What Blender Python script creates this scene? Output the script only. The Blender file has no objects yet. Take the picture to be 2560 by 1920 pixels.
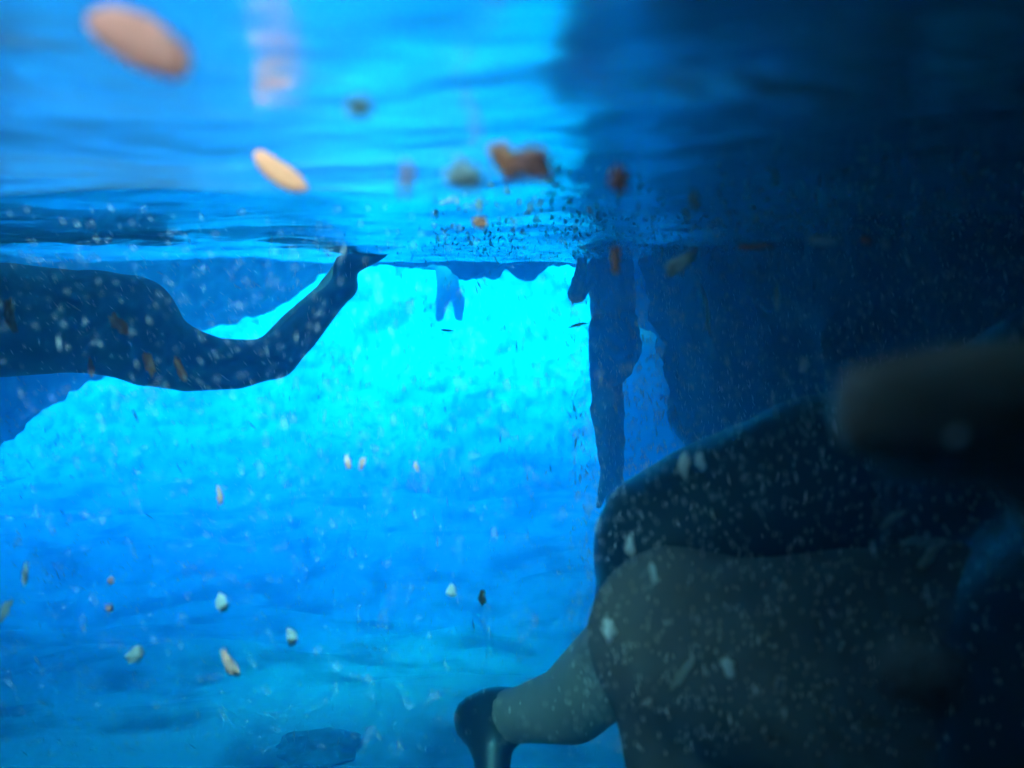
import bpy, bmesh, math, random
import numpy as np
from mathutils import Vector, Matrix, noise

R = math.radians
scene = bpy.context.scene
C = scene.collection
random.seed(7)

# ------------------------------------------------------------------ camera
CAM_Z = -0.06
PITCH = 6.8
LENS = 34.6
FPX = LENS / 36.0 * 2560.0
cam_data = bpy.data.cameras.new('camera')
cam = bpy.data.objects.new('camera', cam_data)
C.objects.link(cam)
cam.location = (0, 0, CAM_Z)
cam.rotation_euler = (R(90 - PITCH), 0, 0)
cam_data.lens = LENS
cam_data.sensor_width = 36.0
cam_data.clip_start = 0.02
cam_data.clip_end = 2000
cam_data.dof.use_dof = True
cam_data.dof.focus_distance = 3.0
cam_data.dof.aperture_fstop = 7.0
scene.camera = cam

# ------------------------------------------------------------------ world and sun
SUN_EL, SUN_AZ = 30.0, 195.0          # azimuth: degrees clockwise from +Y, seen from above
world = bpy.data.worlds.new('World')
scene.world = world
world.use_nodes = True
wn = world.node_tree.nodes
wl = world.node_tree.links
sky = wn.new('ShaderNodeTexSky')
sky.sky_type = 'NISHITA'
sky.sun_disc = False
sky.sun_elevation = R(SUN_EL)
sky.sun_rotation = R(SUN_AZ)
wn['Background'].inputs['Strength'].default_value = 0.08
wl.new(sky.outputs['Color'], wn['Background'].inputs['Color'])

sun_data = bpy.data.lights.new('sun', 'SUN')
sun_data.energy = 5.0
sun_data.angle = R(18.0)          # sunlight spread by the rippled sea surface outside
sun_data.color = (1.0, 0.96, 0.9)
sun = bpy.data.objects.new('sun', sun_data)
C.objects.link(sun)
to_sun = Vector((math.sin(R(SUN_AZ)) * math.cos(R(SUN_EL)), math.cos(R(SUN_AZ)) * math.cos(R(SUN_EL)), math.sin(R(SUN_EL))))
sun.rotation_euler = to_sun.to_track_quat('Z', 'Y').to_euler()
sun.location = (-6, -8, 14)

# ------------------------------------------------------------------ exposure and renderer
vs = scene.view_settings
vs.view_transform = 'Standard'
vs.look = 'None'
vs.exposure = 3.75
vs.gamma = 1.0
vs.use_curve_mapping = False
cy = scene.cycles
cy.max_bounces = 10
cy.diffuse_bounces = 3
cy.glossy_bounces = 4
cy.transmission_bounces = 6
cy.volume_bounces = 5
cy.caustics_refractive = True
cy.caustics_reflective = True
cy.sample_clamp_indirect = 3.0
cy.blur_glossy = 0.5
cy.use_denoising = True

# ------------------------------------------------------------------ helpers
CM = Matrix.Translation(cam.location) @ cam.rotation_euler.to_matrix().to_4x4()


def at(px, py, d):
    """a point of the photograph at d metres in front of the lens, in world metres"""
    return CM @ Vector(((px - 1280) / FPX * d, (960 - py) / FPX * d, -d))


def px(n, d):
    return n / FPX * d


def tag(o, label=None, cat=None, group=None, kind=None):
    for k, v in (('label', label), ('category', cat), ('group', group), ('kind', kind)):
        if v:
            o[k] = v
    return o


def link(name, mesh, mat=None, parent=None):
    o = bpy.data.objects.new(name, mesh)
    C.objects.link(o)
    if mat and not mesh.materials:
        mesh.materials.append(mat)
    if parent:
        o.parent = parent
    return o


def smooth(mesh):
    mesh.polygons.foreach_set('use_smooth', [True] * len(mesh.polygons))
    return mesh


def mesh_from(name, verts, faces, sm=True):
    m = bpy.data.meshes.new(name)
    m.from_pydata([tuple(v) for v in verts], [], [tuple(f) for f in faces])
    m.update()
    return smooth(m) if sm else m


# ---- materials
def mat_new(name):
    m = bpy.data.materials.new(name)
    m.use_nodes = True
    return m, m.node_tree.nodes, m.node_tree.links, m.node_tree.nodes['Principled BSDF']


def noise_mat(name, c0, c1, scale, rough=0.8, bump=0.3, bscale=None, lo=0.35, hi=0.65, stretch=(1, 1, 1), bdist=0.02, detail=6):
    m, n, l, b = mat_new(name)
    tc = n.new('ShaderNodeTexCoord')
    mp = n.new('ShaderNodeMapping')
    mp.inputs['Scale'].default_value = stretch
    t = n.new('ShaderNodeTexNoise')
    t.inputs['Scale'].default_value = scale
    t.inputs['Detail'].default_value = detail
    r = n.new('ShaderNodeValToRGB')
    r.color_ramp.elements[0].position = lo
    r.color_ramp.elements[1].position = hi
    r.color_ramp.elements[0].color = (*c0, 1)
    r.color_ramp.elements[1].color = (*c1, 1)
    l.new(tc.outputs['Object'], mp.inputs['Vector'])
    l.new(mp.outputs['Vector'], t.inputs['Vector'])
    l.new(t.outputs['Fac'], r.inputs['Fac'])
    l.new(r.outputs['Color'], b.inputs['Base Color'])
    b.inputs['Roughness'].default_value = rough
    if bump:
        t2 = n.new('ShaderNodeTexNoise')
        t2.inputs['Scale'].default_value = bscale or scale * 3
        t2.inputs['Detail'].default_value = 5
        bm_ = n.new('ShaderNodeBump')
        bm_.inputs['Strength'].default_value = bump
        bm_.inputs['Distance'].default_value = bdist
        l.new(mp.outputs['Vector'], t2.inputs['Vector'])
        l.new(t2.outputs['Fac'], bm_.inputs['Height'])
        l.new(bm_.outputs['Normal'], b.inputs['Normal'])
    return m


M_SAND = noise_mat('sand', (0.26, 0.27, 0.19), (0.90, 0.87, 0.72), 1.5, 0.95, 0.5, 12, 0.38, 0.52)
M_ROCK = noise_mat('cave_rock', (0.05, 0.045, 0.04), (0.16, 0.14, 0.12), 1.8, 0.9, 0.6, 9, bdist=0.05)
M_ROCK_SHADED = noise_mat('shaded_rock', (0.02, 0.02, 0.02), (0.07, 0.065, 0.06), 2.2, 0.9, 0.8, 10, bdist=0.06)  # darker copy of the cave rock, shade of the right side in its colour
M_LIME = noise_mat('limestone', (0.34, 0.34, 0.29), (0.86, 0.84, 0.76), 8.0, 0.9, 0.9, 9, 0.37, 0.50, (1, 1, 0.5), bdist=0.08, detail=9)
M_BOULDER = noise_mat('boulder_rock', (0.28, 0.28, 0.20), (0.52, 0.50, 0.40), 3.0, 0.95, 0.6, 12, bdist=0.03)
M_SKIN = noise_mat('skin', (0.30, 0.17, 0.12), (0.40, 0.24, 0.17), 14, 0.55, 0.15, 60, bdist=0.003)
M_SKIN_DARK = noise_mat('shaded_skin', (0.035, 0.018, 0.014), (0.060, 0.032, 0.024), 12, 0.55, 0.2, 50, bdist=0.003)  # skin with the backlit silhouette's darkness put into its colour
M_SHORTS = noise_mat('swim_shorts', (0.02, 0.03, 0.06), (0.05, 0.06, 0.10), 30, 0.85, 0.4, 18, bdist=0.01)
M_SKIN_DIM = noise_mat('shaded_skin', (0.10, 0.072, 0.062), (0.15, 0.11, 0.092), 14, 0.6, 0.2, 50, bdist=0.003)  # skin darkened in its colour for the dimly lit near figure
M_KNEE_SHADE = noise_mat('knee_shade', (0.040, 0.030, 0.029), (0.065, 0.050, 0.047), 18, 0.9, 0.2, 50, bdist=0.003)  # shade on the lower knee and shin, put into a dark colour
M_LEG_SHADE = noise_mat('leg_shade_black', (0.003, 0.003, 0.004), (0.008, 0.008, 0.008), 20, 0.6, 0.2, 40, bdist=0.004)  # shade on the near legs, put into an almost black colour
M_LEG_SHADE.node_tree.nodes['Principled BSDF'].inputs['Specular IOR Level'].default_value = 0.35
M_LEG_SHADE.node_tree.nodes['Principled BSDF'].inputs['Roughness'].default_value = 0.38
for m_ in (M_SKIN, M_SKIN_DARK, M_KNEE_SHADE):
    m_.node_tree.nodes['Principled BSDF'].inputs['Specular IOR Level'].default_value = 0.2
M_HAIR = noise_mat('hair', (0.02, 0.015, 0.01), (0.05, 0.035, 0.02), 40, 0.6, 0.4, 80, bdist=0.004)


def flake_mat(name, c, trans=0.5):
    m, n, l, b = mat_new(name)
    out = n['Material Output']
    t = n.new('ShaderNodeTexNoise')
    t.inputs['Scale'].default_value = 220
    mx = n.new('ShaderNodeMix')
    mx.data_type = 'RGBA'
    mx.inputs['A'].default_value = (*[v * 0.7 for v in c], 1)
    mx.inputs['B'].default_value = (*c, 1)
    tc = n.new('ShaderNodeTexCoord')
    l.new(tc.outputs['Object'], t.inputs['Vector'])
    l.new(t.outputs['Fac'], mx.inputs['Factor'])
    d = n.new('ShaderNodeBsdfDiffuse')
    tr = n.new('ShaderNodeBsdfTranslucent')
    s = n.new('ShaderNodeMixShader')
    s.inputs['Fac'].default_value = trans
    l.new(mx.outputs['Result'], d.inputs['Color'])
    l.new(mx.outputs['Result'], tr.inputs['Color'])
    l.new(d.outputs[0], s.inputs[1])
    l.new(tr.outputs[0], s.inputs[2])
    l.new(s.outputs[0], out.inputs['Surface'])
    n.remove(b)
    return m


M_PINK = flake_mat('pink_flake', (0.85, 0.30, 0.25), 0.45)
M_ORANGE = flake_mat('orange_flake', (0.88, 0.28, 0.16), 0.35)
M_GRAIN = flake_mat('grain', (0.88, 0.42, 0.34), 0.3)
M_PALE = flake_mat('pale_flake', (0.60, 0.64, 0.68), 0.4)
M_SNOW = flake_mat('marine_snow', (0.78, 0.78, 0.80), 0.5)
M_GREY = flake_mat('grey_flake', (0.40, 0.40, 0.38), 0.5)
M_DIM = flake_mat('dim_flake', (0.10, 0.12, 0.14), 0.3)
M_DARK = flake_mat('dark_flake', (0.04, 0.04, 0.03), 0.1)

# water surface
M_WATER, n_, l_, b_ = mat_new('water_surface')
n_.remove(b_)
g_ = n_.new('ShaderNodeBsdfGlass')
g_.inputs['IOR'].default_value = 1.333
g_.inputs['Roughness'].default_value = 0.22
t_ = n_.new('ShaderNodeTexNoise')
t_.inputs['Scale'].default_value = 13.0
t_.inputs['Detail'].default_value = 2.0
tc_ = n_.new('ShaderNodeTexCoord')
bp_ = n_.new('ShaderNodeBump')
bp_.inputs['Strength'].default_value = 0.3
bp_.inputs['Distance'].default_value = 0.02
l_.new(tc_.outputs['Object'], t_.inputs['Vector'])
l_.new(t_.outputs['Fac'], bp_.inputs['Height'])
l_.new(bp_.outputs['Normal'], g_.inputs['Normal'])
l_.new(g_.outputs[0], n_['Material Output'].inputs['Surface'])


# ---- grid with hills
def grid_mesh(name, x0, x1, y0, y1, nx, ny, zf, warp=None):
    xs = np.linspace(x0, x1, nx)
    ys = np.linspace(y0, y1, ny)
    if warp:
        xs, ys = warp(xs, ys)
    verts = [(x, y, zf(x, y)) for y in ys for x in xs]
    faces = [(j * nx + i, j * nx + i + 1, (j + 1) * nx + i + 1, (j + 1) * nx + i) for j in range(ny - 1) for i in range(nx - 1)]
    return mesh_from(name, verts, faces)


# ---- bodies: round cones blended into one skin (signed distances, surface nets)
class Body:
    def __init__(self, cell=0.012, blend=0.03):
        self.cell, self.k, self.segs = cell, blend, []

    def limb(self, *pts):
        """pts: (Vector, radius) ..."""
        self.segs.append([(np.array(a, dtype=np.float32), ra, np.array(b, dtype=np.float32), rb) for (a, ra), (b, rb) in zip(pts[:-1], pts[1:])])

    def ball(self, p, r):
        p = Vector(p)
        self.limb((p, r), (p + Vector((0, 0, 1e-4)), r))

    def build(self, name, lump=None):
        h, k = self.cell, self.k
        flat = [g for limb in self.segs for g in limb]
        lo = np.min([np.minimum(a - ra, b - rb) for a, ra, b, rb in flat], axis=0) - 4 * h
        hi = np.max([np.maximum(a + ra, b + rb) for a, ra, b, rb in flat], axis=0) + 4 * h
        n = np.ceil((hi - lo) / h).astype(int) + 1
        F = np.full(n, 0.2, dtype=np.float32)
        ax = [lo[i] + h * np.arange(n[i], dtype=np.float32) for i in range(3)]
        pad = 1.2 * k + 2 * h
        f32 = np.float32

        def box(segs):
            s0 = np.min([np.minimum(a - ra, b - rb) for a, ra, b, rb in segs], axis=0) - pad
            s1 = np.max([np.maximum(a + ra, b + rb) for a, ra, b, rb in segs], axis=0) + pad
            i0 = np.clip(((s0 - lo) / h).astype(int), 0, n - 1)
            i1 = np.clip(((s1 - lo) / h).astype(int) + 2, 1, n)
            return i0, i1
        for limb in self.segs:
            b0, b1 = box(limb)
            G = np.full(b1 - b0, 0.2, dtype=np.float32)
            for seg in limb:
                a, ra, b, rb = seg
                i0, i1 = box([seg])
                X, Y, Z = [(ax[i][i0[i]:i1[i]] - a[i]).astype(f32) for i in range(3)]
                X, Y, Z = X[:, None, None], Y[None, :, None], Z[None, None, :]
                ba = (b - a).astype(f32)
                L = f32(ba @ ba)
                dot = (X * ba[0] + Y * ba[1]) + Z * ba[2]
                t = np.clip(dot / L, f32(0), f32(1))
                d2 = ((X * X + Y * Y) + Z * Z) - t * (f32(2) * dot - t * L)
                d = np.sqrt(np.maximum(d2, f32(0))) - (f32(ra) + f32(rb - ra) * t)
                g = G[tuple(slice(i0[i] - b0[i], i1[i] - b0[i]) for i in range(3))]
                np.minimum(g, d, out=g)
            f = F[tuple(slice(b0[i], b1[i]) for i in range(3))]
            kk = f32(min(k, 0.9 * min(min(g_[1], g_[3]) for g_ in limb)))
            kk = max(kk, f32(0.6 * k)) if len(limb) > 1 else kk
            hh = np.clip(f32(0.5) + f32(0.5) * (f - G) / kk, f32(0), f32(1))
            f[:] = f * (1 - hh) + G * hh - kk * hh * (1 - hh)
        # even out the joints a little
        for axis in range(3):
            F = (np.roll(F, 1, axis) + F * 2 + np.roll(F, -1, axis)) * f32(0.25)
        v, q = surface_nets(F)
        v = lo + v * h
        me = mesh_from(name, v, q)
        if lump:
            amp, sc = lump
            nor = [vert.normal.copy() for vert in me.vertices]
            new = []
            for vert, nn in zip(me.vertices, nor):
                new.extend(vert.co + nn * (amp * noise.fractal(vert.co * sc, 1.0, 2.0, 3)))
            me.vertices.foreach_set('co', new)
            me.update()
        return me


def surface_nets(F):
    S = F < 0
    nx, ny, nz = F.shape
    acc = np.zeros((nx - 1, ny - 1, nz - 1, 3), dtype=np.float32)
    cnt = np.zeros((nx - 1, ny - 1, nz - 1), dtype=np.float32)
    cor = [(i, j, k) for i in (0, 1) for j in (0, 1) for k in (0, 1)]

    def sub(A, c):
        return A[c[0]:nx - 1 + c[0], c[1]:ny - 1 + c[1], c[2]:nz - 1 + c[2]]
    for a in cor:
        for d in range(3):
            if a[d]:
                continue
            b = list(a)
            b[d] = 1
            fa, fb = sub(F, a), sub(F, b)
            cr = sub(S, a) != sub(S, b)
            den = np.where(cr, fa - fb, 1)
            t = np.where(cr, fa / den, 0)
            for e in range(3):
                acc[..., e] += cr * (a[e] + (t if e == d else 0))
            cnt += cr
    act = cnt > 0
    idx = -np.ones(act.shape, dtype=np.int64)
    idx[act] = np.arange(int(act.sum()))
    base = np.argwhere(act).astype(np.float32)
    v = base + acc[act] / cnt[act][:, None]
    quads = []
    for d in range(3):
        o1, o2 = [(1, 2), (2, 0), (0, 1)][d]
        s0 = [slice(1, None)] * 3
        s0[d] = slice(0, F.shape[d] - 1)
        A = S[tuple(slice(0, -1) if e == d else slice(None) for e in range(3))]
        B = S[tuple(slice(1, None) if e == d else slice(None) for e in range(3))]
        e = np.argwhere(A != B)
        e = e[(e[:, o1] > 0) & (e[:, o2] > 0) & (e[:, o1] < F.shape[o1] - 1) & (e[:, o2] < F.shape[o2] - 1)]
        inside = A[tuple(e.T)]
        u1 = np.zeros(3, int)
        u1[o1] = 1
        u2 = np.zeros(3, int)
        u2[o2] = 1
        p = [idx[tuple((e - w).T)] for w in (u1 * 0, u1, u1 + u2, u2)]
        Q = np.stack(p, 1)
        Q[~inside] = Q[~inside][:, ::-1]
        quads.append(Q)
    Q = np.concatenate(quads)
    return v, Q[(Q >= 0).all(1)]


def tri_prism(outline, y0, y1):
    """a bmesh: outline (x, z) pulled from y0 to y1"""
    bm = bmesh.new()
    vs_ = [bm.verts.new((x, y0, z)) for x, z in outline]
    f = bm.faces.new(vs_)
    ext = bmesh.ops.extrude_face_region(bm, geom=[f])
    for e in ext['geom']:
        if isinstance(e, bmesh.types.BMVert):
            e.co.y = y1
    bmesh.ops.triangulate(bm, faces=bm.faces[:])
    bmesh.ops.recalc_face_normals(bm, faces=bm.faces[:])
    return bm


def remeshed(name, bm, voxel, amp, sc, octs=5, flat=0.0):
    """even out a rough block into a rock: voxel remesh, then noise along the normals"""
    me = bpy.data.meshes.new(name)
    bm.to_mesh(me)
    bm.free()
    tmp = bpy.data.objects.new('tmp', me)
    C.objects.link(tmp)
    md = tmp.modifiers.new('r', 'REMESH')
    md.mode = 'VOXEL'
    md.voxel_size = voxel
    dg = bpy.context.evaluated_depsgraph_get()
    dg.update()
    out = bpy.data.meshes.new_from_object(tmp.evaluated_get(dg))
    bpy.data.objects.remove(tmp)
    out.name = name
    nor = [v.normal.copy() for v in out.vertices]
    for v, n in zip(out.vertices, nor):
        p = v.co * sc
        a = noise.fractal(p, 0.9, 2.1, octs) * amp
        a += 0.35 * amp * noise.noise(p * 5.3) + 0.16 * amp * noise.noise(p * 11.7)
        v.co += n * a
    out.update()
    return smooth(out)


# ================================================================== the setting
FLOOR = -3.1


def bed(x, y):
    p = Vector((x, y, 0))
    z = FLOOR + 0.22 * noise.noise(p * 0.28) + 0.10 * noise.noise(p * 0.9 + Vector((3, 1, 0))) + 0.03 * noise.noise(p * 3.1)
    if y > 9.5:
        u = min(1.0, (y - 9.5) / 8.0)
        z += -0.15 * u * u * (3 - 2 * u) + 0.20 * u * noise.fractal(p * 0.8, 1.0, 2.0, 4)
    u = min(1.0, max(0.0, (9.5 - y + 0.8 * noise.noise(p * 0.5)) / 5.5))
    z += 0.95 * u * u * (3 - 2 * u) - 0.3
    if 6 < y < 13:
        z += 0.2 * math.sin((y - 6) / 7 * math.pi) * noise.fractal(p * 0.55 + Vector((8, 2, 0)), 1.0, 2.0, 4)
    if x > 1.6:
        z += 0.25 * (x - 1.6)
    return z


def far(xs, ys):
    s = np.linspace(-1, 1, len(xs))
    xs = np.sign(s) * (6 * np.abs(s) + 74 * np.abs(s) ** 4)
    t = np.linspace(0, 1, len(ys))
    ys = -6 + 32 * t + 60 * t ** 5
    return xs, ys


o = link('seabed', grid_mesh('seabed', 0, 1, 0, 1, 240, 300, bed, far), M_SAND)
tag(o, 'pale sandy sea floor with dark patches below the swimmers', 'sea floor', kind='structure')

# the cave wall with its low arched mouth, 8.6 m ahead
WY = 8.6


def ap(x, y, d=WY):
    p = at(x, y, d)
    return (p.x, p.z)


TOP = 0.42
mouth = [(-420, 1560), (-300, 1330), (-160, 1180), (-60, 1090), (0, 1045), (55, 1000), (140, 955), (250, 905), (350, 860), (460, 812), (520, 806), (580, 788),
         (650, 775), (700, 735), (740, 712), (760, 680), (800, 668), (830, 645), (900, 630), (980, 634), (1025, 655), (1060, 640), (1120, 662), (1150, 696), (1185, 703), (1230, 690), (1262, 662), (1290, 668), (1320, 682), (1350, 664), (1385, 640),
         (1440, 636), (1540, 690), (1590, 780), (1640, 812), (1690, 838), (1735, 880), (1700, 960), (1712, 1060), (1745, 1180), (1765, 1320), (1740, 1500), (1760, 1640)]
inner = [ap(x, y) for x, y in mouth]
inner = [(x, min(z, -0.012)) for x, z in inner]
outline = [(-9.0, FLOOR - 0.6), (inner[0][0], FLOOR - 0.6)] + inner + [(inner[-1][0], FLOOR - 0.6), (9.0, FLOOR - 0.6), (9.0, TOP), (-9.0, TOP)]
me = remeshed('cave_wall', tri_prism(outline, WY, WY + 1.1), 0.03, 0.10, 1.6, 7)
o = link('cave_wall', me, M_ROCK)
tag(o, 'dark cave wall with low arched mouth open to the bright sea', 'cave wall', kind='structure')

# a shaded spur just outside the mouth on the right
sp = [ap(x, y, 12.0) for x, y in ((1460, 655), (1500, 700), (1530, 790), (1520, 860), (1535, 930), (1528, 1010), (1540, 1100), (1535, 1220), (1560, 1340), (1550, 1460))]
me = remeshed('rock_spur', tri_prism([(sp[0][0], 0.3)] + sp + [(sp[-1][0], FLOOR - 2.6), (9.0, FLOOR - 2.6), (9.0, 0.3)], 11.8, 12.5), 0.05, 0.10, 1.5)
tag(link('rock_spur', me, M_ROCK), 'hazy blue rock spur just outside the cave mouth, behind the upright swimmer', 'rock', kind='structure')

# the wall on the right, running from the mouth towards the viewer
side = [(1.75, FLOOR - 0.6), (1.55, -2.2), (1.7, -1.4), (1.35, -0.9), (1.28, -0.4), (1.22, 0.0), (1.18, TOP), (5.0, TOP), (5.0, FLOOR - 0.6)]
me = remeshed('side_wall', tri_prism(side, -2.5, WY - 0.3), 0.05, 0.16, 1.1)
for v in me.vertices:
    u = min(1.0, max(0.0, (7.6 - v.co.y) / 3.8))
    v.co.x -= 0.62 * u * u * (3 - 2 * u) * (1 if v.co.x < 3 else 0)
o = link('side_wall', me, M_ROCK_SHADED)
tag(o, 'dark rough rock wall of the cave on the right', 'cave wall', kind='structure')

# unseen rock roof added to shade the pool, with gaps that let light in
def shade_block(name, x0, x1, y0, y1, z0, z1, label):
    me = remeshed(name, tri_prism([(x0, z0), (x1, z0), (x1, z1), (x0, z1)], y0, y1), 0.06, 0.07, 1.4)
    return tag(link(name, me, M_ROCK), label, 'unseen rock shade', kind='structure')


shade_block('shade_roof', -9, 5, 5.3, WY + 0.9, 0.16, 0.5, 'unseen rock slab added to shade the far water')
shade_block('shade_roof', -0.13, 5, -4.5, 2.9, 0.16, 0.5, 'unseen rock slab added to shade the right-hand water')
shade_block('shade_roof', -0.75, 5, 2.9, 5.3, 0.16, 0.5, 'unseen rock slab added to shade the upright swimmer')
shade_block('shade_roof', -9, -2.5, 2.9, 5.3, 0.16, 0.5, 'unseen rock slab added to shade the far left')
shade_block('shade_roof', -9, -0.52, -4.5, 2.9, 0.16, 0.36, 'unseen rock slab added to shade the left-hand water')
shade_block('shade_roof', -0.52, -0.13, -4.5, -0.50, 0.16, 0.5, 'unseen rock slab added behind the viewer to bound the light gap')
shade_block('shade_roof', -0.52, -0.13, 0.40, 2.9, 0.16, 0.5, 'unseen rock slab added between the two light gaps')
shade_block('shade_back_wall', -9.5, 5.5, -4.8, -3.6, FLOOR - 0.5, 0.5, 'unseen back wall added behind the viewer to keep light out')  # unseen walls added to stop light coming in from the sides
shade_block('shade_left_wall', -9.6, -8.2, -3.8, WY + 0.4, FLOOR - 0.5, 0.5, 'unseen left wall added far to the side to keep light out')

# the sunlit pale slope beyond the mouth
def slope_z(x, y):
    return 0


xs = np.linspace(-26, 26, 330)
ts = np.linspace(0, 1, 110)
verts = []
for t in ts:
    for x in xs:
        z = FLOOR - 3.2 + t * 6.6
        y = 14.3 + 1.8 * t ** 1.3 + 0.02 * x * x
        p = Vector((x, y, z))
        y += 1.0 * noise.fractal(p * 0.5, 1.0, 2.0, 5) + 0.25 * noise.fractal(p * Vector((2.6, 2.6, 1.2)).x, 0.9, 2.0, 4)
        verts.append((x, y, z))
nx = len(xs)
faces = [(j * nx + i, j * nx + i + 1, (j + 1) * nx + i + 1, (j + 1) * nx + i) for j in range(len(ts) - 1) for i in range(nx - 1)]
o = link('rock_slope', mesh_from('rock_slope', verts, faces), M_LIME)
tag(o, 'bright sunlit limestone slope beyond the cave mouth', 'rock slope', kind='structure')


# water surface
def wave(x, y):
    p = Vector((x, y, 0))
    a = 0.022 * noise.noise(p * 0.9) + 0.015 * noise.noise(Vector((x * 3.1, y * 4.0, 5))) + 0.006 * noise.noise(Vector((x * 8, y * 9, 9)))
    a += 0.007 * noise.noise(Vector((x * 5.5, y * 1.1, 3)))
    near = min(1.0, (abs(y) + abs(x)) / 0.4)
    return a * near * (1 + 0.7 * min(1.0, max(0.0, (y - 1.2) / 2.0)))


o = link('water', grid_mesh('water', -9.0, 5.0, -2.4, WY + 0.5, 420, 420, wave), M_WATER)
tag(o, 'rippled underside of the sea surface mirroring the cave', 'water', kind='structure')


# ================================================================== people
def V(x, y, d):
    return at(x, y, d)


# --- the swimmer at the left, bent leg up to the surface
b = Body(0.013, 0.05)
hip = V(255, 806, 2.90)
knee = V(690, 893, 3.28)
ank = V(862, 716, 3.42)
chest = V(-110, 800, 2.66)
neck = V(-330, 745, 2.55)
off = Vector((0.04, 0.13, 0.0))
b.limb((hip, 0.135), (V(110, 812, 2.8), 0.14), (chest, 0.165), (V(-240, 770, 2.6), 0.14))
b.limb((hip + off, 0.13), (chest + off * 1.3, 0.155))
b.limb((neck + Vector((0.1, 0.05, 0)), 0.06), (V(-440, 700, 2.52), 0.065))
b.ball(V(-480, 680, 2.5), 0.1)
b.limb((hip, 0.125), (V(380, 870, 3.0), 0.118), (V(470, 900, 3.08), 0.100), (V(590, 917, 3.19), 0.074), (knee, 0.066))
b.limb((knee, 0.062), (V(745, 838, 3.33), 0.066), (V(800, 775, 3.38), 0.057), (ank, 0.040))
b.limb((ank, 0.040), (V(862, 664, 3.43), 0.042), (V(915, 648, 3.40), 0.030), (V(968, 633, 3.38), 0.016))
knee2 = V(668, 890, 3.5)
b.limb((hip + off, 0.11), (V(470, 900, 3.32), 0.08), (knee2, 0.055))
b.limb((knee2, 0.058), (V(735, 815, 3.6), 0.055), (V(830, 715, 3.66), 0.036))
b.limb((V(830, 715, 3.66), 0.036), (V(850, 668, 3.68), 0.03), (V(905, 655, 3.66), 0.016))
b.limb((chest + Vector((-0.1, -0.05, 0.03)), 0.07), (V(-350, 950, 2.3), 0.048), (V(-620, 900, 2.1), 0.032), (V(-700, 880, 2.05), 0.035))
b.limb((chest + off * 1.6, 0.07), (V(-420, 930, 2.9), 0.048), (V(-700, 860, 2.8), 0.032), (V(-780, 850, 2.75), 0.035))
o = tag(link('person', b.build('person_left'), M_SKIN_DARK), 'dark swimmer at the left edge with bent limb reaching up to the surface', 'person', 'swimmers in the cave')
sh = Body(0.014, 0.05)
sh.limb((hip, 0.142), (V(150, 806, 2.83), 0.146))
sh.limb((hip + off, 0.137), (V(150, 806, 2.83) + off, 0.142))
sh.limb((hip, 0.128), (V(370, 864, 2.99), 0.124))
link('swim_shorts', sh.build('shorts_left', (0.002, 12)), M_SHORTS, o)

# --- the upright swimmer in the middle
D = 5.7
b = Body(0.012, 0.045)


def P(x, y, dd=0.0):
    return at(x, y, D + dd)


for s in (-0.08, 0.08):
    b.limb((P(1530, 650, s), 0.118), (P(1530, 730, s), 0.132), (P(1534, 800, s), 0.125), (P(1533, 850, s), 0.128))
    b.limb((P(1530, 860, s), 0.105), (P(1517 + 60 * s, 950, s), 0.080), (P(1520 + 150 * s, 1030, s * 0.9), 0.064))
    q = 150 * s
    b.limb((P(1520 + q, 1030, s * 0.9), 0.064), (P(1524 + q, 1090, s * 0.8), 0.061), (P(1528 + q, 1160, s * 0.8), 0.044), (P(1529 + q, 1200, s * 0.8), 0.036))
    b.limb((P(1531 + q, 1205, s * 0.8), 0.04), (P(1516 + q, 1240, s * 0.8), 0.03), (P(1508 + q, 1268, s * 0.8), 0.018))
b.limb((P(1530, 640), 0.06), (P(1530, 590), 0.058))
b.ball(P(1524, 540), 0.088)
b.ball(P(1528, 555), 0.085)
b.limb((P(1500, 655, -0.14), 0.058), (P(1452, 725, -0.2), 0.045), (P(1440, 738, -0.22), 0.042))
b.limb((P(1442, 736, -0.22), 0.042), (P(1450, 690, -0.38), 0.036), (P(1455, 650, -0.42), 0.03), (P(1457, 630, -0.43), 0.034))
b.limb((P(1560, 665, 0.16), 0.058), (P(1573, 760, 0.22), 0.045), (P(1530, 830, 0.3), 0.034), (P(1520, 850, 0.32), 0.034))
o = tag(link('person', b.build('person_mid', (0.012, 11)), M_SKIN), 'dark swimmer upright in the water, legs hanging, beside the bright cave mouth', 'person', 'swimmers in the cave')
sh = Body(0.012, 0.03)
for s in (-0.085, 0.085):
    sh.limb((P(1534, 815, s), 0.138), (P(1538, 868, s), 0.146), (P(1530, 898, s), 0.128), (P(1519, 930, s), 0.102))
link('swim_shorts', sh.build('shorts_mid', (0.018, 9)), M_SHORTS, o)
hr = Body(0.012, 0.03)
hr.limb((P(1536, 532), 0.096), (P(1542, 552), 0.085))
link('hair', hr.build('hair_mid', (0.01, 12)), M_HAIR, o)

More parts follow.
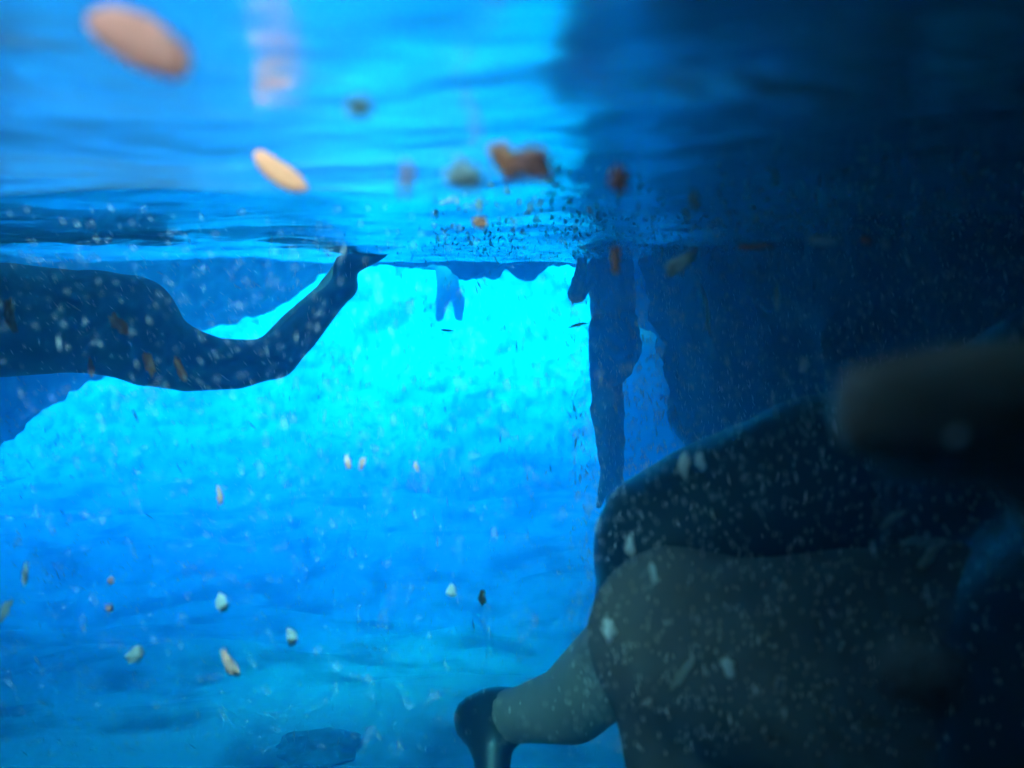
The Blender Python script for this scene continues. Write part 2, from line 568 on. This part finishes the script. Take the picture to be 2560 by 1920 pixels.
# --- the pale swimmer far out in the bright water
D = 10.9
b = Body(0.02, 0.05)
for s in (-0.09, 0.09):
    b.limb((P(1112, 650, s), 0.12), (P(1118, 690, s), 0.12), (P(1122, 720, s), 0.12))
b.limb((P(1118, 722, -0.08), 0.10), (P(1105, 755, -0.12), 0.075), (P(1099, 790, -0.12), 0.05), (P(1097, 797, -0.16), 0.035))
b.limb((P(1126, 722, 0.08), 0.10), (P(1146, 750, 0.05), 0.075), (P(1147, 788, 0.05), 0.05), (P(1148, 797, 0.0), 0.035))
b.limb((P(1105, 655, 0), 0.08), (P(1060, 662, -0.05), 0.055), (P(1028, 660, -0.1), 0.035))
b.limb((P(1125, 655, 0), 0.08), (P(1150, 672, -0.05), 0.055), (P(1166, 664, -0.1), 0.035))
b.limb((P(1114, 650), 0.06), (P(1114, 636), 0.06))
b.ball(P(1114, 622), 0.1)
o = tag(link('person', b.build('person_far', (0.01, 5)), M_SKIN), 'small hazy swimmer far away in front of the bright slope, two legs dangling', 'person', 'swimmers in the cave')

# --- the near figure at the right: two bent knees, a shin to the left, a hand by the lens
b = Body(0.0075, 0.016)
kA = V(1692, 1372, 1.00)
kB = V(1692, 1590, 0.86)
hA = Vector((0.43, 0.72, -0.20))
hB = Vector((0.40, 0.56, -0.34))
b.limb((hA, 0.115), (V(2350, 1215, 0.86), 0.094), (V(2050, 1225, 0.93), 0.086), (V(1850, 1290, 0.97), 0.082), (kA, 0.083))
b.limb((kA, 0.070), (V(1620, 1580, 1.11), 0.056), (V(1430, 1760, 1.25), 0.050), (V(1310, 1785, 1.31), 0.037), (V(1235, 1795, 1.35), 0.035))
b.limb((V(1235, 1795, 1.35), 0.034), (V(1176, 1796, 1.36), 0.024))
b.limb((V(1210, 1805, 1.35), 0.033), (V(1226, 1870, 1.31), 0.023), (V(1240, 1960, 1.28), 0.019), (V(1262, 2040, 1.26), 0.012))
b.limb((hB, 0.125), (V(2150, 1700, 0.72), 0.092), (V(1870, 1650, 0.81), 0.078), (kB, 0.0715))
b.limb((kB, 0.067), (V(1735, 1760, 0.87), 0.065), (V(1760, 2000, 0.90), 0.060), (V(1790, 2350, 0.95), 0.046), (V(1800, 2650, 1.0), 0.036))
b.limb((V(1800, 2650, 1.0), 0.036), (V(1760, 2740, 1.08), 0.030), (V(1740, 2760, 1.14), 0.018))
tor = Vector((0.62, 0.62, -0.22))
shd = Vector((0.86, 0.60, -0.06))
for s in (Vector((0, -0.07, -0.02)), Vector((0, 0.07, 0.02))):
    b.limb((hB * 0.5 + hA * 0.5 + s, 0.125), (tor + s, 0.12), (shd + s, 0.12))
b.limb((shd, 0.06), (shd + Vector((0.12, 0, 0.08)), 0.06))
b.ball(shd + Vector((0.2, 0, 0.14)), 0.1)
hand = Vector((0.165, 0.215, -0.105))
elb = Vector((0.62, 0.34, -0.20))
b.limb((shd + Vector((0, -0.14, 0)), 0.06), (elb, 0.043), (hand + Vector((0.10, 0.02, -0.01)), 0.028))
b.limb((hand + Vector((0.10, 0.02, -0.01)), 0.028), (hand + Vector((0.03, 0.0, 0.01)), 0.026))
b.limb((hand + Vector((0.10, 0.02, -0.02)), 0.026), (hand + Vector((0.03, 0.0, -0.025)), 0.024))
# fingers
for tip, mid, root, r in ((V(2165, 1025, 0.20), V(2400, 985, 0.205), hand + Vector((0.03, 0, 0.022)), 0.0125),
                          (V(2235, 1112, 0.215), V(2440, 1095, 0.22), hand + Vector((0.03, 0.004, 0.004)), 0.0112),
                          (V(2640, 1250, 0.22), V(2700, 1230, 0.225), hand + Vector((0.03, 0.006, -0.014)), 0.0092),
                          (V(2660, 1400, 0.21), V(2740, 1380, 0.22), hand + Vector((0.03, 0.006, -0.03)), 0.0082)):
    b.limb((root, r * 1.1), (mid, r * 1.05), (tip, r * 0.98))
b.limb((hand + Vector((0.06, 0.01, -0.035)), 0.018), (V(2760, 1700, 0.24), 0.014), (V(2680, 1620, 0.25), 0.011))
farm = Vector((0.95, 0.72, -0.3))
b.limb((shd + Vector((0, 0.14, 0)), 0.06), (farm, 0.043), (Vector((0.78, 0.82, -0.45)), 0.028), (Vector((0.72, 0.83, -0.48)), 0.034))
o = tag(link('person', b.build('person_near'), M_SKIN_DIM), 'black near figure at the right with bent knees and blurred fingers by the lens', 'person', 'swimmers in the cave')


sh = Body(0.011, 0.016)  # cover added over body, upper leg and foot to carry the black shade colour
sh.limb((hA, 0.119), (V(2350, 1215, 0.86), 0.098), (V(2050, 1225, 0.93), 0.090), (V(1850, 1290, 0.97), 0.086), (kA, 0.086))
sh.limb((hB, 0.129), (hB + Vector((-0.03, 0.02, 0)), 0.126))
sh.limb((kA, 0.075), (V(1640, 1500, 1.06), 0.066))
sh.limb((V(1275, 1790, 1.33), 0.040), (V(1235, 1795, 1.35), 0.039))
sh.limb((V(1235, 1795, 1.35), 0.038), (V(1176, 1796, 1.36), 0.028))
sh.limb((V(1210, 1805, 1.35), 0.037), (V(1226, 1870, 1.31), 0.027), (V(1240, 1960, 1.28), 0.023), (V(1262, 2040, 1.26), 0.016))
for s_ in (Vector((0, -0.07, -0.02)), Vector((0, 0.07, 0.02))):
    sh.limb((hB * 0.5 + hA * 0.5 + s_, 0.130), (tor + s_, 0.125), (tor * 0.2 + shd * 0.8 + s_, 0.125))
lg = Body(0.011, 0.016)  # cover added over the lower leg to carry its brown shade colour
lg.limb((hB, 0.128), (V(2150, 1700, 0.72), 0.097), (V(1870, 1650, 0.81), 0.083), (kB, 0.0765))
lg.limb((kB, 0.072), (V(1735, 1760, 0.87), 0.070), (V(1760, 2000, 0.90), 0.065), (V(1785, 2250, 0.94), 0.054))
tag(link('knee_shade', lg.build('knee_shade_near', (0.0015, 10)), M_KNEE_SHADE, o), 'dark brown cover with shade in its colour on the lower knee and shin')
tag(link('leg_shade', sh.build('leg_shade_near', (0.003, 14)), M_LEG_SHADE, o), 'black cover with shade in its colour on the upper knee, the hips and the foot')


# ================================================================== boulders on the sea floor
def boulder(name, p, r, seed, flat=0.6, mat=M_BOULDER):
    bm = bmesh.new()
    bmesh.ops.create_icosphere(bm, subdivisions=4, radius=1)
    for v in bm.verts:
        q = v.co * 1.1 + Vector((seed * 7.3, seed * 1.7, 0))
        v.co *= 1 + 0.45 * noise.fractal(q, 0.9, 2.1, 4)
        v.co.x *= r * (0.9 + 0.3 * math.sin(seed))
        v.co.y *= r
        v.co.z *= r * flat
    me = bpy.data.meshes.new(name)
    bm.to_mesh(me)
    bm.free()
    smooth(me)
    o = link(name, me, mat)
    o.location = p
    return o


def floor_at(x, y):
    """where the line of sight through a pixel meets the sea floor"""
    d = 2.0
    while d < 14:
        p = at(x, y, d)
        if p.z < bed(p.x, p.y):
            return p
        d += 0.02
    return p


for i, (x, y, r, fl, m, lab) in enumerate([
    (790, 1868, 0.17, 0.5, M_BOULDER, 'small round dark boulder on the sand at the bottom edge'),
]):
    p = floor_at(x, y)
    boulder('boulder', p + Vector((0, 0, -0.25 * r * fl)), r, i + 1, fl, m)
    tag(bpy.data.objects[-1] if False else C.objects[-1], lab, 'boulder')


# ================================================================== drifting bits
def flake_mesh(name, seed, L, W, T, knobs=0.25):
    rnd = random.Random(seed)
    bm = bmesh.new()
    bmesh.ops.create_icosphere(bm, subdivisions=3, radius=1)
    q0 = Vector((rnd.random() * 40, rnd.random() * 40, 0))
    bend = rnd.uniform(-0.25, 0.25)
    for v in bm.verts:
        v.co += knobs * 0.55 * Vector(noise.noise_vector(v.co * 1.7 + q0)) + knobs * 0.3 * Vector(noise.noise_vector(v.co * 4.1 + q0))
        k = 1 + knobs * noise.fractal(v.co * 1.9 + q0, 0.8, 2.2, 4)
        x = v.co.x
        v.co = Vector((x * L * 0.5 * k, v.co.y * W * 0.5 * k + bend * W * (x * x - 0.4), v.co.z * T * 0.5 * k))
    me = bpy.data.meshes.new(name)
    bm.to_mesh(me)
    bm.free()
    return smooth(me)


FL = [  # px, py, distance, length px, width px, angle (degrees, clockwise on the picture), material, label
    (350, 105, 0.20, 290, 130, 30, M_PINK, 'large blurred pink flake near the lens at the top left', 0.08),
    (700, 430, 0.40, 165, 58, 36, M_ORANGE, 'bright salmon capsule-shaped flake mirrored below the surface at the upper left', 0.05),
    (1262, 405, 0.30, 95, 55, 60, M_ORANGE, 'blurred orange flake above the middle of the waterline', 0.2),
    (1330, 410, 0.27, 90, 80, 20, M_PINK, 'faint pink blurred flake right of the blurred orange flake', 0.2),
    (1160, 440, 0.27, 90, 60, 0, M_PALE, 'mauve blurred flake left of the blurred orange flake', 0.2),
    (1200, 555, 0.60, 34, 28, 0, M_ORANGE, 'small bright orange bead just above the waterline in the middle', 0.2),
    (1198, 510, 0.60, 26, 20, 90, M_PALE, 'pale bead directly above the small orange bead', 0.2),
    (1545, 450, 0.30, 54, 46, 90, M_PINK, 'round pinkish blur above the upright swimmer', 0.2),
    (900, 270, 0.22, 60, 60, 0, M_GREY, 'faint round grey blur in the bright upper water', 0.2),
    (1015, 450, 0.24, 75, 28, 95, M_PINK, 'faint upright pink sliver above the bright far slope', 0.2),
    (1540, 650, 0.55, 62, 22, 95, M_ORANGE, 'upright orange flake at the waterline over the upright swimmer', 0.4),
    (1700, 655, 0.55, 78, 34, -35, M_PALE, 'white and pink flake tilted up to the right at the waterline', 0.4),
    (1890, 617, 0.55, 84, 14, -3, M_ORANGE, 'thin flat orange flake lying along the waterline', 0.3),
    (2060, 603, 0.55, 74, 26, 3, M_SNOW, 'pale blue flat flake lying at the waterline right of the thin orange one', 0.1),
    (2165, 602, 0.55, 26, 22, 0, M_ORANGE, 'small orange crumb at the waterline right of the pale flat flake', 0.3),
    (2212, 609, 0.55, 20, 20, 0, M_PALE, 'small cream crumb at the waterline beside the orange crumb', 0.3),
    (1735, 500, 0.40, 52, 18, 92, M_GREY, 'upright grey blur above the right waterline', 0.2),
    (25, 790, 0.95, 66, 28, 80, M_ORANGE, 'orange and green flake at the left edge before the swimmer', 0.4),
    (297, 812, 0.95, 52, 24, 45, M_PINK, 'pinkish tilted flake before the left swimmer\'s body', 0.4),
    (374, 912, 0.95, 56, 20, 75, M_ORANGE, 'orange sliver before the left swimmer, left of a twin', 0.4),
    (450, 922, 0.95, 60, 20, 65, M_ORANGE, 'orange sliver under the left swimmer\'s limb, right of its twin', 0.4),
    (227, 920, 1.1, 40, 12, 90, M_PINK, 'thin upright pink sliver before the left swimmer', 0.3),
    (550, 1242, 0.8, 40, 15, 85, M_GRAIN, 'small upright pink grain in the open blue water', 0.4),
    (575, 1663, 0.75, 66, 24, 58, M_GRAIN, 'pink curled flake over the dim sea floor', 0.4),
    (338, 1635, 0.75, 44, 34, 130, M_PALE, 'pale shell-like flake over the sand at the lower left', 0.2),
    (556, 1508, 0.75, 40, 26, 70, M_PALE, 'pale blue flake above the pink curled flake', 0.3),
    (728, 1592, 0.75, 38, 24, 85, M_PALE, 'pale blue flake right of the pink curled flake', 0.3),
    (273, 1520, 0.8, 20, 16, 0, M_GRAIN, 'tiny orange grain over the dark water at the lower left', 0.3),
    (277, 1451, 0.8, 18, 13, 90, M_GRAIN, 'tiny pink grain above the tiny orange grain', 0.3),
    (62, 1440, 0.75, 52, 13, 92, M_PALE, 'upright pale sliver near the left edge', 0.3),
    (15, 1525, 0.75, 54, 16, -65, M_PALE, 'tilted pale flake at the left edge under the upright sliver', 0.3),
    (870, 1158, 0.8, 30, 13, 75, M_GRAIN, 'left one of a close pair of pink grains in the blue water', 0.3),
    (906, 1158, 0.8, 30, 13, -75, M_GRAIN, 'right one of a close pair of pink grains in the blue water', 0.3),
    (1041, 1166, 0.8, 26, 11, 75, M_GRAIN, 'single pink grain right of the close pink pair', 0.3),
    (1130, 1478, 0.8, 30, 22, 80, M_PALE, 'pale bead low in the middle, left of a dark one', 0.2),
    (1206, 1495, 1.1, 34, 18, 85, M_DARK, 'dark-edged bead low in the middle, right of a pale one', 0.2),
    (1710, 1160, 0.62, 64, 22, 97, M_SNOW, 'upright greyish flake on the upper black knee, left of its neighbour', 0.2),
    (1751, 1155, 0.62, 46, 22, 70, M_SNOW, 'small pale blue flake on the upper black knee, right of its neighbour', 0.2),
    (1576, 1365, 0.62, 50, 18, 87, M_SNOW, 'upright blue flake between the two black knees', 0.3),
    (1632, 1433, 0.62, 46, 12, 80, M_SNOW, 'thin blue flake on the top of the lower black knee', 0.3),
    (1523, 1575, 0.60, 52, 28, 75, M_SNOW, 'bright blue flake at the left rim of the lower black knee', 0.2),
    (1822, 1670, 0.60, 52, 27, 70, M_SNOW, 'bright blue flake low on the black thigh', 0.2),
    (1708, 1682, 0.62, 84, 22, -55, M_GREY, 'grey twig-like flake slanting low on the black thigh', 0.2),
    (2232, 1298, 0.62, 80, 20, -35, M_GREY, 'grey flake slanting across the dark right side, upper one', 0.2),
    (2320, 1392, 0.62, 70, 20, -50, M_GREY, 'grey flake slanting across the dark right side, lower one', 0.2),
    (2008, 912, 0.7, 42, 22, 98, M_SNOW, 'pale blue upright flake above the blurred fingers', 0.1),
    (2392, 1090, 0.16, 32, 22, -30, M_SNOW, 'small blue flake in front of the blurred fingers', 0.3),
    (2300, 1690, 0.15, 250, 200, 30, M_DIM, 'large dim blue blur near the lens at the lower right', 0.1),
    (1942, 745, 0.8, 56, 15, 92, M_SNOW, 'upright blue sliver below the right waterline', 0.2),
    (1448, 812, 2.2, 44, 6, -12, M_DARK, 'thin dark twig before the upright swimmer\'s chest', 0.3),
    (1118, 826, 2.0, 26, 5, 3, M_DARK, 'tiny dark level twig before the bright far slope', 0.3),
]
for i, (x, y, d, L, W, ang, m, lab, kn) in enumerate(FL):
    L, W = px(L, d), px(W, d)
    p = at(x, y, d)
    top = wave(p.x, p.y)
    me = flake_mesh('drifting_flake', i, L, W, W * 0.55, kn if kn < 0.15 else kn + 0.35)
    o = link('drifting_flake', me, m)
    o.location = p
    # long axis across the view, turned by the picture angle, a little yaw in depth
    rot = cam.rotation_euler.to_matrix() @ Matrix.Rotation(R(-ang), 3, 'Z') @ Matrix.Rotation(R(random.uniform(-25, 25)), 3, 'X')
    o.rotation_euler = rot.to_euler()
    tag(o, lab, 'flake', 'drifting flakes in the water')

# a pale strand hanging by the right-hand rock
pts = [(1752, 708), (1758, 730), (1766, 760), (1769, 790), (1771, 815), (1774, 838)]
vv, ff = [], []
for i, (x, y) in enumerate(pts):
    c = at(x, y, 1.4)
    r = [0.001, 0.003, 0.0036, 0.0033, 0.003, 0.001][i]
    for k in range(8):
        a = k * math.pi / 4
        vv.append(c + Vector((r * math.cos(a), r * math.sin(a), 0)))
    if i:
        for k in range(8):
            ff.append(((i - 1) * 8 + k, (i - 1) * 8 + (k + 1) % 8, i * 8 + (k + 1) % 8, i * 8 + k))
ff.append(tuple(range(8)))
ff.append(tuple(range((len(pts) - 1) * 8, len(pts) * 8)))
tag(link('weed_strand', mesh_from('weed_strand', vv, ff), M_SNOW), 'thin pale strand hanging in front of the dark rock right of the upright swimmer', 'weed strand')

# fine particles everywhere in the water: nobody could count them
rnd = random.Random(11)
bits = {'pale': ([], []), 'dark': ([], [])}


def bit(store, p, L, W, tilt, lean):
    v, f = store
    ax = Vector((math.sin(tilt), lean, math.cos(tilt))).normalized()
    s = ax.cross(Vector((rnd.random() - 0.5, 1, 0.3))).normalized()
    t = ax.cross(s)
    n = len(v)
    v += [p + ax * L, p - ax * L * rnd.uniform(0.7, 1), p + s * W, p - s * W * rnd.uniform(0.6, 1), p + t * W, p - t * W]
    for a, b_, c in ((0, 2, 4), (0, 4, 3), (0, 3, 5), (0, 5, 2), (1, 4, 2), (1, 3, 4), (1, 5, 3), (1, 2, 5)):
        f.append((n + a, n + b_, n + c))


N = 0
while N < 17000:
    y = 0.50 + 4.3 * rnd.random() ** 1.9
    x = rnd.uniform(-0.62, 0.62) * y
    z = CAM_Z + rnd.uniform(-0.52, 0.06) * y
    if z > -0.015 or (x < 0.06 * y and rnd.random() < 0.68):
        continue
    N += 1
    s = rnd.uniform(0.5, 1.0) * (2.2 if rnd.random() < 0.015 else 1)
    lean_left = 0.6 if x < -0.25 * y else 0.12
    bit(bits['pale'], Vector((x, y, z)), 0.0054 * s * (0.15 + 0.75 * y), (0.00085 if x > 0.06 * y else 0.0006) * s * (0.25 + 0.65 * y), rnd.gauss(-lean_left, 0.2), rnd.uniform(-.4, .4))
for i in range(3000):           # gathered just under the surface
    y = rnd.uniform(0.6, 4.5)
    x = (-0.08 + 0.62 * rnd.random()) * y
    s = rnd.uniform(0.4, 1.3)
    bit(bits['pale'], Vector((x, y, wave(x, y) - rnd.random() ** 2 * 0.03 - 0.004)), 0.0034 * s, 0.0015 * s, rnd.gauss(0, 0.5), 0)
for i in range(2600):           # dark crumbs along the waterline
    y = rnd.uniform(1.9, 5.2)
    x = (-0.22 + 0.77 * rnd.random() ** 0.6) * y
    s = rnd.uniform(0.4, 1.6)
    bit(bits['dark'], Vector((x, y, wave(x, y) - rnd.random() ** 2 * 0.03 + 0.002)), (0.0012 + 0.0009 * y) * s, (0.0006 + 0.0004 * y) * s, rnd.gauss(0, 0.5), 0)
for k, (v, f) in bits.items():
    if v:
        tag(link('particles', mesh_from('particles', v, f, False), M_SNOW if k == 'pale' else M_DARK), 'fine pale specks drifting all through the water' if k == 'pale' else 'dark crumbs gathered along the waterline', 'particles', kind='stuff')

# ================================================================== the sea water itself: blue haze
bm = bmesh.new()
bmesh.ops.create_cube(bm, size=1.0)
LO, HI = Vector((-85, -8, FLOOR - 5.0)), Vector((85, 90, 0.8))
for v in bm.verts:
    v.co = Vector([(LO[i] + HI[i]) / 2 + v.co[i] * (HI[i] - LO[i]) for i in range(3)])
me = bpy.data.meshes.new('haze')
bm.to_mesh(me)
bm.free()
M_HAZE = bpy.data.materials.new('haze')
M_HAZE.use_nodes = True
hn, hl = M_HAZE.node_tree.nodes, M_HAZE.node_tree.links
hn.remove(hn['Principled BSDF'])
pv = hn.new('ShaderNodeVolumePrincipled')
pv.inputs['Density'].default_value = 0.64
pv.inputs['Color'].default_value = (0.02, 0.13, 0.22, 1)
pv.inputs['Absorption Color'].default_value = (0.0, 0.72, 0.96, 1)
pv.inputs['Anisotropy'].default_value = 0.6
hl.new(pv.outputs['Volume'], hn['Material Output'].inputs['Volume'])
o = link('haze', me, M_HAZE)
tag(o, 'clear blue sea water that fades far things to cyan and blue', 'water', kind='stuff')
